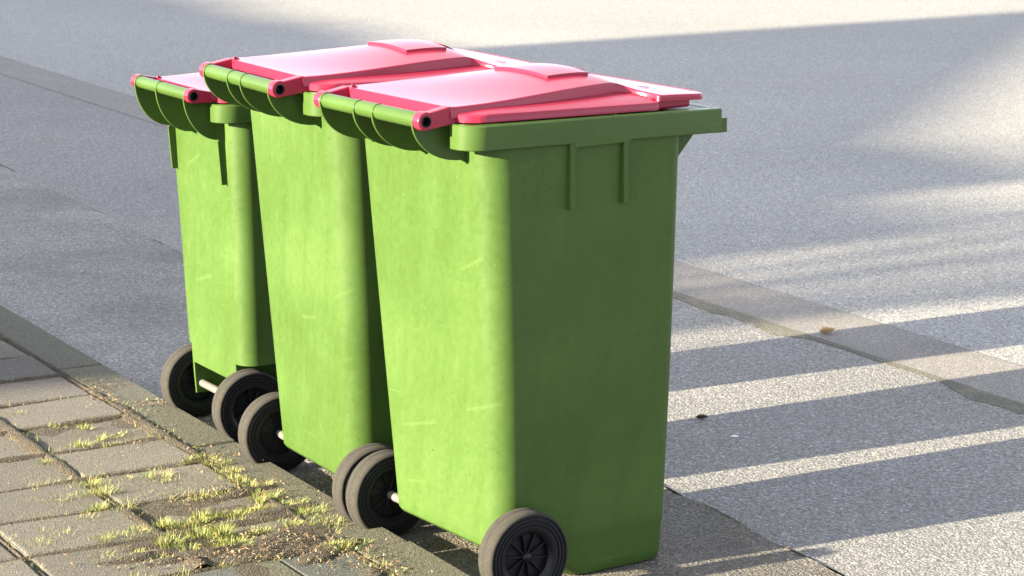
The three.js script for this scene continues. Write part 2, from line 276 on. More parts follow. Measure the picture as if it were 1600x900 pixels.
// wheel: axis along x, outer face towards +x, centred on its tyre
const WR = 0.1, wheelGeo = (() => {
  const w = 0.026, lathe = p => new THREE.LatheGeometry(p.map(([r, t]) => new THREE.Vector2(r, t)), 64).rotateZ(-Math.PI / 2);
  const side = sgn => { // stepped rings moulded into the sidewall
    const o = []; const prof = [[0.095, 0.0245], [0.0925, 0.0258], [0.0905, 0.0225], [0.0875, 0.0225], [0.0865, 0.0262], [0.0835, 0.0262], [0.0825, 0.0228], [0.0795, 0.0228], [0.0785, 0.0262], [0.0755, 0.0262], [0.0745, 0.0225], [0.0715, 0.0225], [0.0705, 0.0255], [0.066, 0.0245], [0.062, 0.018]];
    for (const [r, t] of prof) o.push([r, sgn * t]); return o;
  };
  const tyre = toCreasedNormals(lathe([...side(1).reverse(), [0.0945, 0.0235], [0.0945, -0.0235], ...side(-1)].map(([r, t]) => [r, -t]).reverse()), 0.5);
  const tread = lathe([[0.0945, -0.0252], [0.0975, -0.0232], [0.0993, -0.019], [0.1, -0.0085], [0.0998, -0.0035], [0.0982, -0.0028], [0.0982, 0.0028], [0.0998, 0.0035], [0.1, 0.0085], [0.0993, 0.019], [0.0975, 0.0232], [0.0945, 0.0252]]);
  const rim = toCreasedNormals(lathe([[0.0, -0.006], [0.05, -0.007], [0.058, -0.016], [0.0645, -0.022], [0.0655, -0.0245], [0.0635, -0.0245], [0.056, -0.0195], [0.053, -0.016], [0.053, 0.016], [0.056, 0.0195], [0.0635, 0.0245], [0.0655, 0.0245], [0.0645, 0.022], [0.058, 0.016], [0.05, 0.007], [0.0, 0.006]].filter((_, i) => i > 3 && i < 12)), 0.6);
  const disc = new THREE.CylinderGeometry(0.054, 0.054, 0.006, 40).rotateZ(Math.PI / 2);
  const hub = lathe([[0.0, 0.021], [0.006, 0.0205], [0.0105, 0.017], [0.012, 0.012], [0.012, -0.012], [0.0105, -0.017], [0.0, -0.019]]);
  const spoke = new RoundedBoxGeometry(0.022, 0.045, 0.0028, 1, 0.001).translate(0.002, 0.032, 0);
  return { tyre, tread, rim: mergeGeometries([rim.index ? rim.toNonIndexed() : rim, disc.toNonIndexed()]), hub, spoke };
})();
function addWheel(bin, x, y, z, outward, spin) {
  const w = new THREE.Group(); w.name = 'wheel'; bin.add(w); w.position.set(x, y, z); w.rotation.set(spin, 0, 0); if (outward < 0) w.scale.x = -1;
  mesh('tyre', wheelGeo.tyre, P.rubber, w); mesh('tread', wheelGeo.tread, P.tread, w); mesh('rim', wheelGeo.rim, P.black, w); mesh('hub_cap', wheelGeo.hub, P.black, w);
  for (let i = 0; i < 10; i++) { const s = mesh('spoke', wheelGeo.spoke, P.black, w); s.rotation.x = i / 10 * Math.PI * 2; }
  return w;
}
// The bin's front points to local +z; wheels and handle at -z. Local -x is the flank with the ribs seen in the photo.
function makeBin(o) {
  const bin = new THREE.Group(); bin.name = numbered('wheelie_bin'); scene.add(bin);
  const { kx, kz, top } = o; // scale of plan to the 240 litre bin; top: rim height at z = 0
  const tilt = -0.0224, ry = z => top + tilt * z;
  // body
  const rings = o.sections.map(([y, hx, zb, zf, rb, rf]) => ringPts(hx, zb, zf, rb, rf, 10).map(([x, z]) => [x, y > top - 0.08 ? y + tilt * z : y, z]));
  const cnt = Math.min(...rings.map(r => r.length)); // equal count: resample each by arc length fraction
  const res = rings.map(r => { const n = 132, L = [0]; for (let i = 0; i < r.length; i++) { const a = r[i], b = r[(i + 1) % r.length]; L.push(L[i] + Math.hypot(a[0] - b[0], a[2] - b[2])); } return r; });
  const base0 = o.sections.map(([y, hx, zb, zf, rb, rf]) => { // fixed topology: 4 corners x 11 points + 4 sides x 6
    const out = [], c = [[hx - rf, zf - rf, rf, 0], [-hx + rf, zf - rf, rf, 1], [-hx + rb, zb + rb, rb, 2], [hx - rb, zb + rb, rb, 3]];
    for (let k = 0; k < 4; k++) { const [cx, cz, r, q] = c[k]; for (let i = 0; i <= 10; i++) { const a = (q + i / 10) * Math.PI / 2; out.push([cx + r * Math.cos(a), cz + r * Math.sin(a)]); } const [dx, dz, r2, q2] = c[(k + 1) % 4], a0 = [cx + r * Math.cos((q + 1) * Math.PI / 2), cz + r * Math.sin((q + 1) * Math.PI / 2)], b0 = [dx + r2 * Math.cos(q2 * Math.PI / 2), dz + r2 * Math.sin(q2 * Math.PI / 2)]; for (let i = 1; i < 6; i++) out.push([lerp(a0[0], b0[0], i / 6), lerp(a0[1], b0[1], i / 6)]); }
    return out.map(([x, z]) => [x, y > top - 0.08 ? y + tilt * z : y, z]);
  });
  let bodyGeo = loft(base0.reverse(), true, true);
  if (o.notches) {
    const ev = new Evaluator(); ev.attributes = ['position', 'normal', 'uv']; let b = new Brush(bodyGeo); b.updateMatrixWorld();
    for (const [x0, x1, y0, y1, z0, z1] of o.notches) { const c = new Brush(new THREE.BoxGeometry(x1 - x0, y1 - y0, z1 - z0).translate((x0 + x1) / 2, (y0 + y1) / 2, (z0 + z1) / 2)); c.updateMatrixWorld(); b = ev.evaluate(b, c, SUBTRACTION); b.updateMatrixWorld(); }
    bodyGeo = b.geometry;
  }
  mesh('body', bodyGeo, P.green, bin);
  // collar round the mouth
  const col = (grow, y0, y1, zf, zb) => ringPts(0.285 * kx + grow, zb * kz - grow, zf * kz + grow, 0.05 * kx, 0.012, 8);
  {
    const R = (g, dy) => {
      const hw = 0.285 * kx + g, zb = -0.335 * kz - g, zf = 0.316 * kz + g, rb = 0.052 + g, rf = 0.014 + g, xn = o.hx + 0.012 - Math.min(0, g) * 0.2, zn = o.zBackTop - 0.012 - Math.max(-0.004, g), p = [];
      const arc = (cx, cz, r, q) => { for (let i = 0; i <= 8; i++) { const a = (q + i / 8) * Math.PI / 2; p.push([cx + r * Math.cos(a), cz + r * Math.sin(a)]); } }, line = (x0, z0, x1, z1, n) => { for (let i = 1; i <= n; i++) p.push([lerp(x0, x1, i / n), lerp(z0, z1, i / n)]); };
      arc(hw - rf, zf - rf, rf, 0); arc(-hw + rf, zf - rf, rf, 1); arc(-hw + rb, zb + rb, rb, 2);
      line(-hw + rb, zb, -xn, zb, 2); line(-xn, zb, -xn, zn, 2); line(-xn, zn, xn, zn, 6); line(xn, zn, xn, zb, 2); line(xn, zb, hw - rb, zb, 2); p.pop(); arc(hw - rb, zb + rb, rb, 3);
      return p.map(([x, z]) => [x, ry(z) + dy, z]);
    };
    const inner = dy => ringPts(0.285 * kx - 0.035, -0.335 * kz + 0.062, 0.316 * kz - 0.1, 0.045, 0.05, 8);
    const h = 0.052 * o.ks, rings = [R(-0.02, -h + 0.001), R(-0.0015, -h), R(0.0005, -h + 0.002), R(0, -0.003), R(-0.003, 0), R(-0.026, 0)];
    const n = Math.min(...rings.map(r => r.length)), eq = rings.map(r => { if (r.length === n) return r; return r.slice(0, n); });
    mesh('rim', loft(eq, false, false, 0.7), P.greenTrim, bin);
    // front lifting edge standing proud, its gussets, the deeper grip and ribs on the flanks
    mesh('ledge', rbox(-0.262 * kx, 0.262 * kx, ry(0.27 * kz) - 0.02, ry(0.27 * kz) - 0.0012, 0.2 * kz, 0.3 * kz, 0.003), P.greenTrim, bin);
    mesh('lifting_edge', rbox(-0.28 * kx, 0.28 * kx, ry(0.32 * kz) - h - 0.001, ry(0.32 * kz) - h * 0.42, 0.3 * kz, 0.328 * kz, 0.002), P.greenTrim, bin);
    for (const s of [-1, -0.34, 0.34, 1]) { const x = s * 0.228 * kx, zf = o.sections[0][3]; mesh('gusset', plateZY([[zf - 0.03, ry(0.2) - h + 0.004], [0.285 * kz, ry(0.28) - h + 0.004], [0.28 * kz, ry(0.28) - h - 0.002], [zf - 0.002, ry(0.2) - h - 0.072 * o.ks], [zf - 0.03, ry(0.2) - h - 0.072 * o.ks]], x - 0.003, x + 0.003), P.greenTrim, bin); }
    if (o.sideRibs) for (const sx of [-1, 1]) {
      mesh('grip', rbox(sx > 0 ? 0.255 : -0.2856, sx > 0 ? 0.2856 : -0.255, ry(0) - h - 0.006, ry(0) - h + 0.008, -0.072, 0.07, 0.002), P.greenTrim, bin);
      for (const z of [-0.077, 0.058]) { // rib with a flared head
        const y0 = 0.826, pts = [[z - 0.006, y0], [z + 0.006, y0], [z + 0.006, ry(0) - h - 0.02], [z + 0.012, ry(0) - h - 0.006], [z + 0.016, ry(0) - h + 0.004], [z - 0.006, ry(0) - h + 0.004]];
        mesh('rib', plateZY(pts, sx > 0 ? 0.25 : -0.284, sx > 0 ? 0.284 : -0.25, 0.002), P.greenTrim, bin);
      }
    }
  }
  // handle bar on curved brackets
  const hx = o.hx, hy = o.hy, hz = o.hz, hr = 0.0165 * (o.ks * 0.5 + 0.5), zBack = o.zBackTop;
  const bh = mesh('handle', bar(hr, -hx + 0.012, hx - 0.012, hy, hz, 28), P.greenTrim, bin);
  for (const [f, rib] of o.brackets) { // f: share of the handle's length from its far end
    const x = lerp(hx - 0.015, -hx + 0.015, f), pts = [], yb = hy - o.drop;
    pts.push([hz - hr - 0.003, hy]); for (let i = 1; i <= 14; i++) { const a = i / 14 * Math.PI / 2; pts.push([lerp(hz - hr - 0.003, zBack - 0.012, 1 - Math.cos(a)), hy - o.drop * Math.sin(a)]); }
    if (rib) pts.push([zBack - 0.019, yb - 0.004], [zBack - 0.018, yb - 0.02], [zBack - 0.02 + (hy - rib) * 0.035, rib], [zBack + 0.03, rib]); else pts.push([zBack - 0.001, yb - 0.006], [zBack + 0.006, yb - 0.018], [zBack + 0.03, yb - 0.012]);
    pts.push([zBack + 0.03, hy - 0.02]); pts.push([-0.335 * kz + 0.005, hy - 0.018]); pts.push([hz + hr * 0.6, hy + hr * 0.5]);
    for (let i = 0; i <= 6; i++) { const a = lerp(0.4, 1, i / 6) * Math.PI; pts.push([hz + (hr + 0.002) * Math.cos(a), hy + (hr + 0.002) * Math.sin(a)]); }
    mesh('bracket', plateZY(pts, x - 0.003, x + 0.003), P.greenTrim, bin);
  }
  // lid
  const lidW = 0.262 * kx, H = o.ks;
  const zs = z => z * kz; // lid outlines are given for the large bin
  // half outline of the raised deck: [half width, z], dense where it curves
  const outline = [], w0 = (o.hx + 0.0142) / kx; { for (let i = 0; i <= 56; i++) { const t = i / 56, z = lerp(-0.335, 0.112, t); outline.push([w0 - (w0 - 0.165) * Math.pow(t, 1.9), z]); } for (let i = 1; i <= 18; i++) { const a = i / 18 * 1.5; outline.push([0.165 + 0.088 * (1 - Math.cos(a)) / (1 - Math.cos(1.5)) * 0.96, 0.112 + 0.054 * Math.sin(a)]); } for (const q of [[0.2515, 0.168], [0.2525, 0.172], [0.2525, 0.18]]) outline.push(q); for (let i = 1; i <= 10; i++) outline.push([0.2525 - 0.002 * i / 10, lerp(0.18, 0.268, i / 10)]); for (let i = 1; i <= 12; i++) { const a = i / 12 * Math.PI / 2 * 0.93; outline.push([0.2205 + 0.03 * Math.cos(a), 0.268 + 0.03 * Math.sin(a)]); } }
  const W = z => { for (let i = 1; i < outline.length; i++) if (z <= outline[i][1]) { const [A, a] = outline[i - 1], [B, b] = outline[i]; return kx * lerp(A, B, clamp((z - a) / (b - a + 1e-9))); } return kx * outline[outline.length - 1][0]; };
  const edgeH = z => H * curve([[-0.36, 0.0335], [0.1, 0.0555], [0.178, 0.0325], [0.3, 0.030]], z), crown = z => H * curve([[-0.335, 0.0], [0.05, 0.019], [0.2, 0.003], [0.3, 0.0005]], z);
  const lidTop = (x, z) => { const u = clamp(x / W(z), -1, 1); return ry(zs(z)) + edgeH(z) + crown(z) * (1 - u * u); };
  const platform = (() => {
    const U = 18, wall = [], top = [], wi = [], ti = [], wu = [], tu = [], n = outline.length, tabAt = outline.findIndex(q => q[1] > 0.1655);
    const nor = outline.map((q, i) => { const a = outline[Math.max(0, i - 1)], b = outline[Math.min(n - 1, i + 1)], dw = b[0] - a[0], dz = b[1] - a[1], L = Math.hypot(dw, dz); return [dz / L, -dw / L]; });
    const lowY = (z, i) => i <= tabAt ? ry(zs(z)) + 0.012 * H : ry(zs(z)) + edgeH(z) - 0.013 * H;
    outline.forEach(([w, z], i) => { // rounded shoulder set off along the outline's normal
      const [nx, nz] = nor[i], yE = ry(zs(z)) + edgeH(z), e = 0.0045, pr = [[i <= tabAt ? 0.003 : 0, lowY(z, i) - yE], [0, -0.0055], [-e * 0.1, -0.0026], [-e * 0.4, -0.0007], [-e, 0]];
      for (const sx of [-1, 1]) for (const [d, dy] of pr) { wall.push(sx * kx * (w + nx * d), yE + dy, zs(z + nz * d)); wu.push(0, 0); }
      const xe = kx * (w - nx * e), ze = z - nz * e; for (let k = 0; k <= U; k++) { const x = lerp(-xe, xe, k / U), u = x / xe; top.push(x, yE + crown(z) * (1 - u * u), zs(ze)); tu.push(x, z); }
      if (i < n - 1) { for (let k = 0; k < 4; k++) { const a = i * 10 + k, b = a + 10; wi.push(a, b, a + 1, a + 1, b, b + 1); const c = a + 5, d = c + 10; wi.push(c, c + 1, d, c + 1, d + 1, d); } for (let k = 0; k < U; k++) { const a = i * (U + 1) + k, b = a + U + 1; ti.push(a, b, a + 1, a + 1, b, b + 1); } }
    });
    const end = (i, f) => { const z = outline[i][1], w = outline[i][0], yE = ry(zs(z)) + edgeH(z), p = [], q = [], t = []; const row = []; for (let k = 0; k <= U; k++) { const x = lerp(-kx * w, kx * w, k / U), u = x / (kx * w), yt = yE + crown(z) * (1 - u * u) - (Math.abs(u) > 0.99 ? 0.003 : 0); p.push(x, yt, zs(z) + (i ? 0.0004 : 0), x, lowY(z, i), zs(z) + (i ? 0.0004 : 0)); t.push(0, 0, 0, 0); if (k) { const a = k * 2 - 2; f ? q.push(a, a + 2, a + 1, a + 1, a + 2, a + 3) : q.push(a, a + 1, a + 2, a + 2, a + 1, a + 3); } } return buf(p, q, t); };
    const up = [], ui = [], ut = []; let c = 0; for (let i = tabAt + 1; i < n; i++) { const [w, z] = outline[i], y = lowY(z, i); up.push(-w * kx, y, zs(z), w * kx, y, zs(z)); ut.push(0, 0, 0, 0); if (c) ui.push(c * 2 - 2, c * 2 - 1, c * 2, c * 2, c * 2 - 1, c * 2 + 1); c++; }
    return mergeGeometries([buf(wall, wi, wu), buf(top, ti, tu), end(0, true), end(n - 1, false), buf(up, ui, ut)]);
  })();
  const lid = mesh('lid', platform, P.red, bin);
  { // skirt resting on the collar
    const R = (g, f) => ringPts(lidW - g, -0.322 * kz + g, 0.166 * kz - g * 0.1, 0.05, 0.014, 8).map(([x, z]) => [x, ry(z) + f, z]);
    const r = [R(0.004, 0.0015), R(0, 0.003), R(0, 0.016 * H), R(0.0015, 0.0185 * H), R(0.005, 0.02 * H), R(0.06, 0.03 * H), R(0.1, 0.036 * H)], n = Math.min(...r.map(q => q.length));
    mesh('skirt', loft(r.map(q => q.slice(0, n)), true, false, 0.6), P.red, lid);
    mesh('front_apron', rbox(-0.243 * kx, 0.243 * kx, ry(zs(0.2)) + 0.001, ry(zs(0.2)) + 0.027 * H, zs(0.15), zs(0.257), 0.006), P.red, lid);
    // hinge arms with round knuckles and hollow pins at both ends of the handle
    for (const sx of [-1, 1]) {
      const kr = 0.0195 * (H * 0.5 + 0.5), pts = [], x0 = sx * hx - 0.013, x1 = sx * hx + 0.013, zE = zs(-0.30);
      pts.push([zE, ry(zE) + 0.003]); for (let i = 0; i <= 16; i++) { const a = -1.75 - i / 16 * 3.4; pts.push([hz + kr * Math.cos(a), hy + kr * Math.sin(a)]); }
      pts.push([zs(-0.335), lidTop(hx, -0.335) + 0.0015], [zE, lidTop(hx, -0.3) - 0.006]);
      mesh('hinge_arm', plateZY(pts, x0, x1, 0.0025, [hz, hy, 0.0118]), P.red, lid);
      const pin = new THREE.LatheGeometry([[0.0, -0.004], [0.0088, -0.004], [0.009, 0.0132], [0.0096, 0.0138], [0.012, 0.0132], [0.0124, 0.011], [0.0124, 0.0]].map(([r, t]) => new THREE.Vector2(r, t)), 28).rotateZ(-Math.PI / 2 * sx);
      pin.translate(sx * hx, hy, hz); mesh('hinge_pin', pin, P.black, lid);  // dark of the hollow is put into the colour, along with black plastic
      if (sx > 0) mesh('fin', plateZY([[zs(-0.338), lidTop(0, -0.335) - 0.01], [zs(-0.31), lidTop(0, -0.31) - 0.004], [zs(-0.332), lidTop(0, -0.335) + 0.008]], sx * hx * 0.9 - 0.0015, sx * hx * 0.9 + 0.0015, 0.0004), P.red, lid);
    }
    // raised panels and a moulded ring on the tab
    const panel = (nm, x0, x1, z0, z1, h) => {
      const pos = [], idx = [], uv = [], a = 10, b = 8; const put = (x, z, dy) => { pos.push(x * kx, lidTop(x * kx, z) + dy, zs(z)); uv.push(x, z); };
      for (let i = 0; i <= a; i++) for (let j = 0; j <= b; j++) put(lerp(x0, x1, i / a), lerp(z0, z1, j / b), h);
      for (let i = 0; i < a; i++) for (let j = 0; j < b; j++) { const k = i * (b + 1) + j; idx.push(k, k + 1, k + b + 1, k + 1, k + b + 2, k + b + 1); }
      const wall = (fx, fz, n) => { const o2 = pos.length / 3; for (let i = 0; i <= n; i++) { const t = i / n; put(fx(t), fz(t), h); put(fx(t), fz(t), -0.004); } for (let i = 0; i < n; i++) idx.push(o2 + i * 2, o2 + i * 2 + 1, o2 + i * 2 + 2, o2 + i * 2 + 2, o2 + i * 2 + 1, o2 + i * 2 + 3); };
      wall(t => lerp(x0, x1, t), () => z0, a); wall(t => lerp(x1, x0, t), () => z1, a); wall(() => x1, t => lerp(z0, z1, t), b); wall(() => x0, t => lerp(z1, z0, t), b);
      return mesh(nm, toCreasedNormals(buf(pos, idx, uv), 0.5), P.red, lid);
    };
    panel('raised_panel', -0.105, 0.105, -0.02, 0.085, 0.0065);
    panel('raised_panel', -0.045, 0.045, 0.105, 0.15, 0.005);
    const ring = new THREE.TorusGeometry(0.014, 0.0004, 6, 28).rotateX(Math.PI / 2); for (const x of [-0.12, 0.12]) { const r = ring.clone().translate(x * kx, lidTop(x * kx, 0.22) + 0.0002, zs(0.22)); mesh('emblem', r, P.red, lid); }
  }
  // axle and wheels
  mesh('axle', bar(0.0105, -o.wx + 0.02, o.wx - 0.02, WR, o.wz, 20), P.steel, bin);
  addWheel(bin, o.wx - 0.0262, WR, o.wz, 1, 0.3); addWheel(bin, -o.wx + 0.0262, WR, o.wz, -1, 1.1);
  return bin;
}
const big = {
  kx: 1, kz: 1, ks: 1, top: 1.0135, hx: 0.208, hy: 1.03, hz: -0.391, drop: 0.09, zBackTop: -0.2825, wx: 0.31, wz: -0.2104, sideRibs: true,
  sections: [[0.965, 0.2745, -0.2830, 0.2190, 0.062, 0.034], [0.72, 0.2645, -0.2687, 0.2160, 0.06, 0.033], [0.42, 0.2492, -0.2523, 0.2124, 0.057, 0.031], [0.12, 0.2300, -0.2374, 0.2083, 0.054, 0.03], [0.097, 0.2284, -0.2358, 0.2079, 0.053, 0.029], [0.088, 0.2254, -0.2298, 0.2070, 0.052, 0.029], [0.07, 0.2233, -0.1800, 0.2061, 0.05, 0.029], [0.03, 0.2211, -0.0900, 0.2053, 0.045, 0.029], [0.006, 0.2170, -0.0500, 0.2020, 0.042, 0.029], [0.001, 0.2090, -0.0400, 0.1880, 0.04, 0.027]],
  brackets: [[0, 0], [0.375, 0], [0.58, 0], [1, 0]],
};
const small = {
  kx: 0.842, kz: 0.79, ks: 0.9, top: 0.898, hx: 0.18, hy: 0.927, hz: -0.3096, drop: 0.12, zBackTop: -0.22, wx: 0.2024, wz: -0.178, sideRibs: false,
  sections: [[0.86, 0.2240, -0.2210, 0.1650, 0.05, 0.031], [0.55, 0.2120, -0.2110, 0.1620, 0.048, 0.029], [0.25, 0.2000, -0.2030, 0.1580, 0.046, 0.028], [0.12, 0.1940, -0.1980, 0.1560, 0.045, 0.027], [0.05, 0.1920, -0.1940, 0.1550, 0.044, 0.027], [0.006, 0.1880, -0.1880, 0.1500, 0.042, 0.027], [0.001, 0.1800, -0.1800, 0.1440, 0.04, 0.026]],
  notches: [[0.148, 0.4, -0.1, 0.213, -0.4, -0.062], [-0.4, -0.148, -0.1, 0.213, -0.4, -0.062], [-0.138, 0.138, -0.1, 0.162, -0.4, -0.1], [-0.4, 0.4, -0.1, 0.075, -0.4, -0.06]],
  brackets: [[0, 0.69], [0.44, 0], [1, 0.69]],
};
const G = 'green wheelie bins in a row at the kerb';
function stand(b, x, z, a, label) { b.position.set(x, 0.0, z); b.rotation.y = a; return tag(b, label, 'wheelie bin', G); }
const bin1 = makeBin(big);
const bin2 = bin1.clone(); bin2.name = numbered('wheelie_bin'); scene.add(bin2);
bin2.traverse(m => { if (m.name === 'body') { m.geometry = m.geometry.clone(); const u = m.geometry.attributes.uv; for (let i = 0; i < u.count; i++) u.setXY(i, u.getX(i) + 0.41, u.getY(i) + 0.57); } });
stand(bin1, 0.0403, -5.4421, 2.1433, 'large green wheelie bin showing its whole shaded flank with two short ribs');
stand(bin2, -0.2725, -5.9735, 2.064, 'large green wheelie bin with red lid squeezed between the other two bins');
stand(makeBin(small), -0.6194, -6.6195, 2.0876, 'smaller green wheelie bin, lower than its two neighbours, with bare steel axle showing');

// ------------------------------------------------------------------ grass and litter on the pavement
const GR = [], at = (u, v) => pixel(u, v, KH);
function blade(out, s, n, y, L, lean, az, w, c) {
  const K = 3, dx = Math.cos(az), dz = Math.sin(az), px = -dz * w / 2, pz = dx * w / 2, o = out.pos.length / 3;
  for (let k = 0; k <= K; k++) { const t = k / K, r = L * lean * t * t, h = L * t * (1 - 0.35 * lean * t), f = 1 - t * 0.85; out.pos.push(s + dx * r + px * f, y + h, n + dz * r + pz * f, s + dx * r - px * f, y + h, n + dz * r - pz * f); const g = [c[0], c[1], c[2]]; out.col.push(...g, ...g); if (k < K) { const q = o + k * 2; out.idx.push(q, q + 1, q + 2, q + 2, q + 1, q + 3); } }
}
const grassTone = dry => { const k = rnd(); if (k < dry) { const v = rr(0.75, 1.15); return [0.34 * v, 0.27 * v, 0.12 * v]; } const v = rr(0.7, 1.2), yl = rnd(); return [lerp(0.12, 0.25, yl) * v, lerp(0.19, 0.26, yl) * v, lerp(0.035, 0.06, yl) * v]; };
{
  const out = { pos: [], col: [], idx: [] };
  const tuft = (s, n, count, R, L, dry) => { for (let i = 0; i < count; i++) { const a = rnd() * 6.283, r = R * Math.sqrt(rnd()), len = L * rr(0.45, 1.15); blade(out, s + r * Math.cos(a), n + r * Math.sin(a), KH - 0.012, len, rr(0.15, 1.1), a + rr(-1.2, 1.2), rr(0.0012, 0.0028), grassTone(dry)); } };
  // [u, v, tuft radius, blades, length, share of dry blades]
  const spots = [[150, 765, 0.045, 130, 0.05, 0.2], [165, 785, 0.05, 130, 0.045, 0.2], [135, 755, 0.04, 90, 0.045, 0.25], [185, 742, 0.035, 70, 0.035, 0.3], [205, 738, 0.03, 50, 0.03, 0.3], [250, 740, 0.045, 110, 0.04, 0.25], [265, 745, 0.03, 50, 0.035, 0.3], [240, 765, 0.03, 45, 0.035, 0.5], [285, 768, 0.05, 110, 0.035, 0.55], [330, 765, 0.04, 70, 0.035, 0.3], [305, 838, 0.07, 330, 0.05, 0.08], [325, 845, 0.055, 220, 0.045, 0.1], [285, 848, 0.05, 140, 0.04, 0.15], [170, 838, 0.04, 120, 0.04, 0.25], [195, 832, 0.045, 150, 0.045, 0.2], [220, 822, 0.045, 150, 0.04, 0.2], [245, 815, 0.04, 120, 0.045, 0.2], [270, 812, 0.035, 80, 0.035, 0.3], [300, 806, 0.04, 110, 0.035, 0.2], [340, 797, 0.045, 130, 0.035, 0.25], [360, 793, 0.04, 110, 0.035, 0.25], [390, 790, 0.04, 110, 0.035, 0.2], [405, 786, 0.03, 60, 0.03, 0.2], [310, 710, 0.04, 120, 0.045, 0.3], [330, 718, 0.04, 100, 0.035, 0.3], [352, 728, 0.04, 120, 0.035, 0.3], [365, 738, 0.045, 140, 0.04, 0.3], [380, 745, 0.045, 130, 0.035, 0.35], [392, 752, 0.04, 110, 0.035, 0.35], [410, 762, 0.04, 100, 0.035, 0.25], [428, 772, 0.04, 120, 0.04, 0.15], [448, 784, 0.045, 140, 0.04, 0.15], [468, 793, 0.045, 130, 0.04, 0.15], [480, 806, 0.05, 120, 0.035, 0.2], [500, 815, 0.045, 110, 0.035, 0.25], [455, 815, 0.05, 120, 0.03, 0.25], [395, 822, 0.05, 130, 0.03, 0.25], [370, 832, 0.05, 110, 0.028, 0.3], [430, 820, 0.05, 110, 0.028, 0.3], [525, 848, 0.035, 90, 0.04, 0.08], [550, 850, 0.045, 130, 0.045, 0.06], [562, 842, 0.03, 50, 0.035, 0.1], [590, 882, 0.025, 50, 0.03, 0.2], [610, 893, 0.025, 40, 0.025, 0.25], [200, 865, 0.05, 110, 0.03, 0.3], [175, 860, 0.04, 70, 0.028, 0.35], [235, 868, 0.04, 70, 0.03, 0.4], [190, 728, 0.02, 30, 0.025, 0.4], [160, 722, 0.03, 60, 0.03, 0.3], [135, 690, 0.04, 90, 0.035, 0.3], [150, 678, 0.035, 80, 0.035, 0.3], [170, 690, 0.04, 90, 0.03, 0.25], [185, 672, 0.03, 60, 0.03, 0.3], [205, 667, 0.025, 40, 0.025, 0.3], [130, 660, 0.03, 50, 0.03, 0.3], [255, 670, 0.03, 60, 0.03, 0.35], [270, 682, 0.03, 60, 0.03, 0.35], [235, 655, 0.025, 40, 0.025, 0.3], [290, 695, 0.03, 60, 0.03, 0.45], [132, 588, 0.02, 40, 0.03, 0.35], [200, 633, 0.02, 30, 0.025, 0.4], [128, 805, 0.03, 60, 0.035, 0.3], [60, 720, 0.05, 120, 0.04, 0.25], [80, 780, 0.05, 130, 0.04, 0.25], [100, 830, 0.05, 120, 0.04, 0.25], [40, 640, 0.04, 80, 0.035, 0.3], [90, 660, 0.04, 70, 0.03, 0.3], [30, 850, 0.06, 140, 0.04, 0.25]];
  for (const [u, v, R, c, L, d] of spots) { const [s, n] = at(u, v + 8); for (let q = 0; q < 3; q++) tuft(s + rr(-0.6, 0.6) * R, n + rr(-1, 1) * R, Math.round(c * rr(0.5, 1.4)), R * rr(0.25, 0.8), L * rr(0.5, 0.85), d + 0.06); }
  // sparse growth following the joints
  for (let i = 0; i < 190; i++) { const s = rr(-8.6, -4.6); if (fbm(s * 3, 5, 2) > 0.36) tuft(s, -2.252 + rr(-0.02, 0.02), 14, 0.018, 0.026, 0.4); }
  for (let i = 0; i < 14; i++) for (let q = 0; q < 34; q++) { const n = rr(-2.24, -1.2); if (fbm(n * 5, i * 3, 2) > 0.44) tuft(-4.91 - 0.268 * i + rr(-0.018, 0.018), n, 13, 0.018, 0.027, 0.35); }
  for (const nn of [-1.925, -1.605]) for (let q = 0; q < 90; q++) { const s = rr(-8, -4.95); if (fbm(s * 4, nn * 9, 2) > 0.44) tuft(s, nn + rr(-0.016, 0.016), 12, 0.018, 0.026, 0.35); }
  const gm = new THREE.MeshPhysicalMaterial({ vertexColors: true, roughness: 0.7, side: THREE.DoubleSide });
  const g = toKerb(mesh('grass', buf(out.pos, out.idx, null, out.col), gm, scene));
  tag(g, 'short yellowish grass growing in the joints of the pavers', 'grass', null, 'stuff');
}
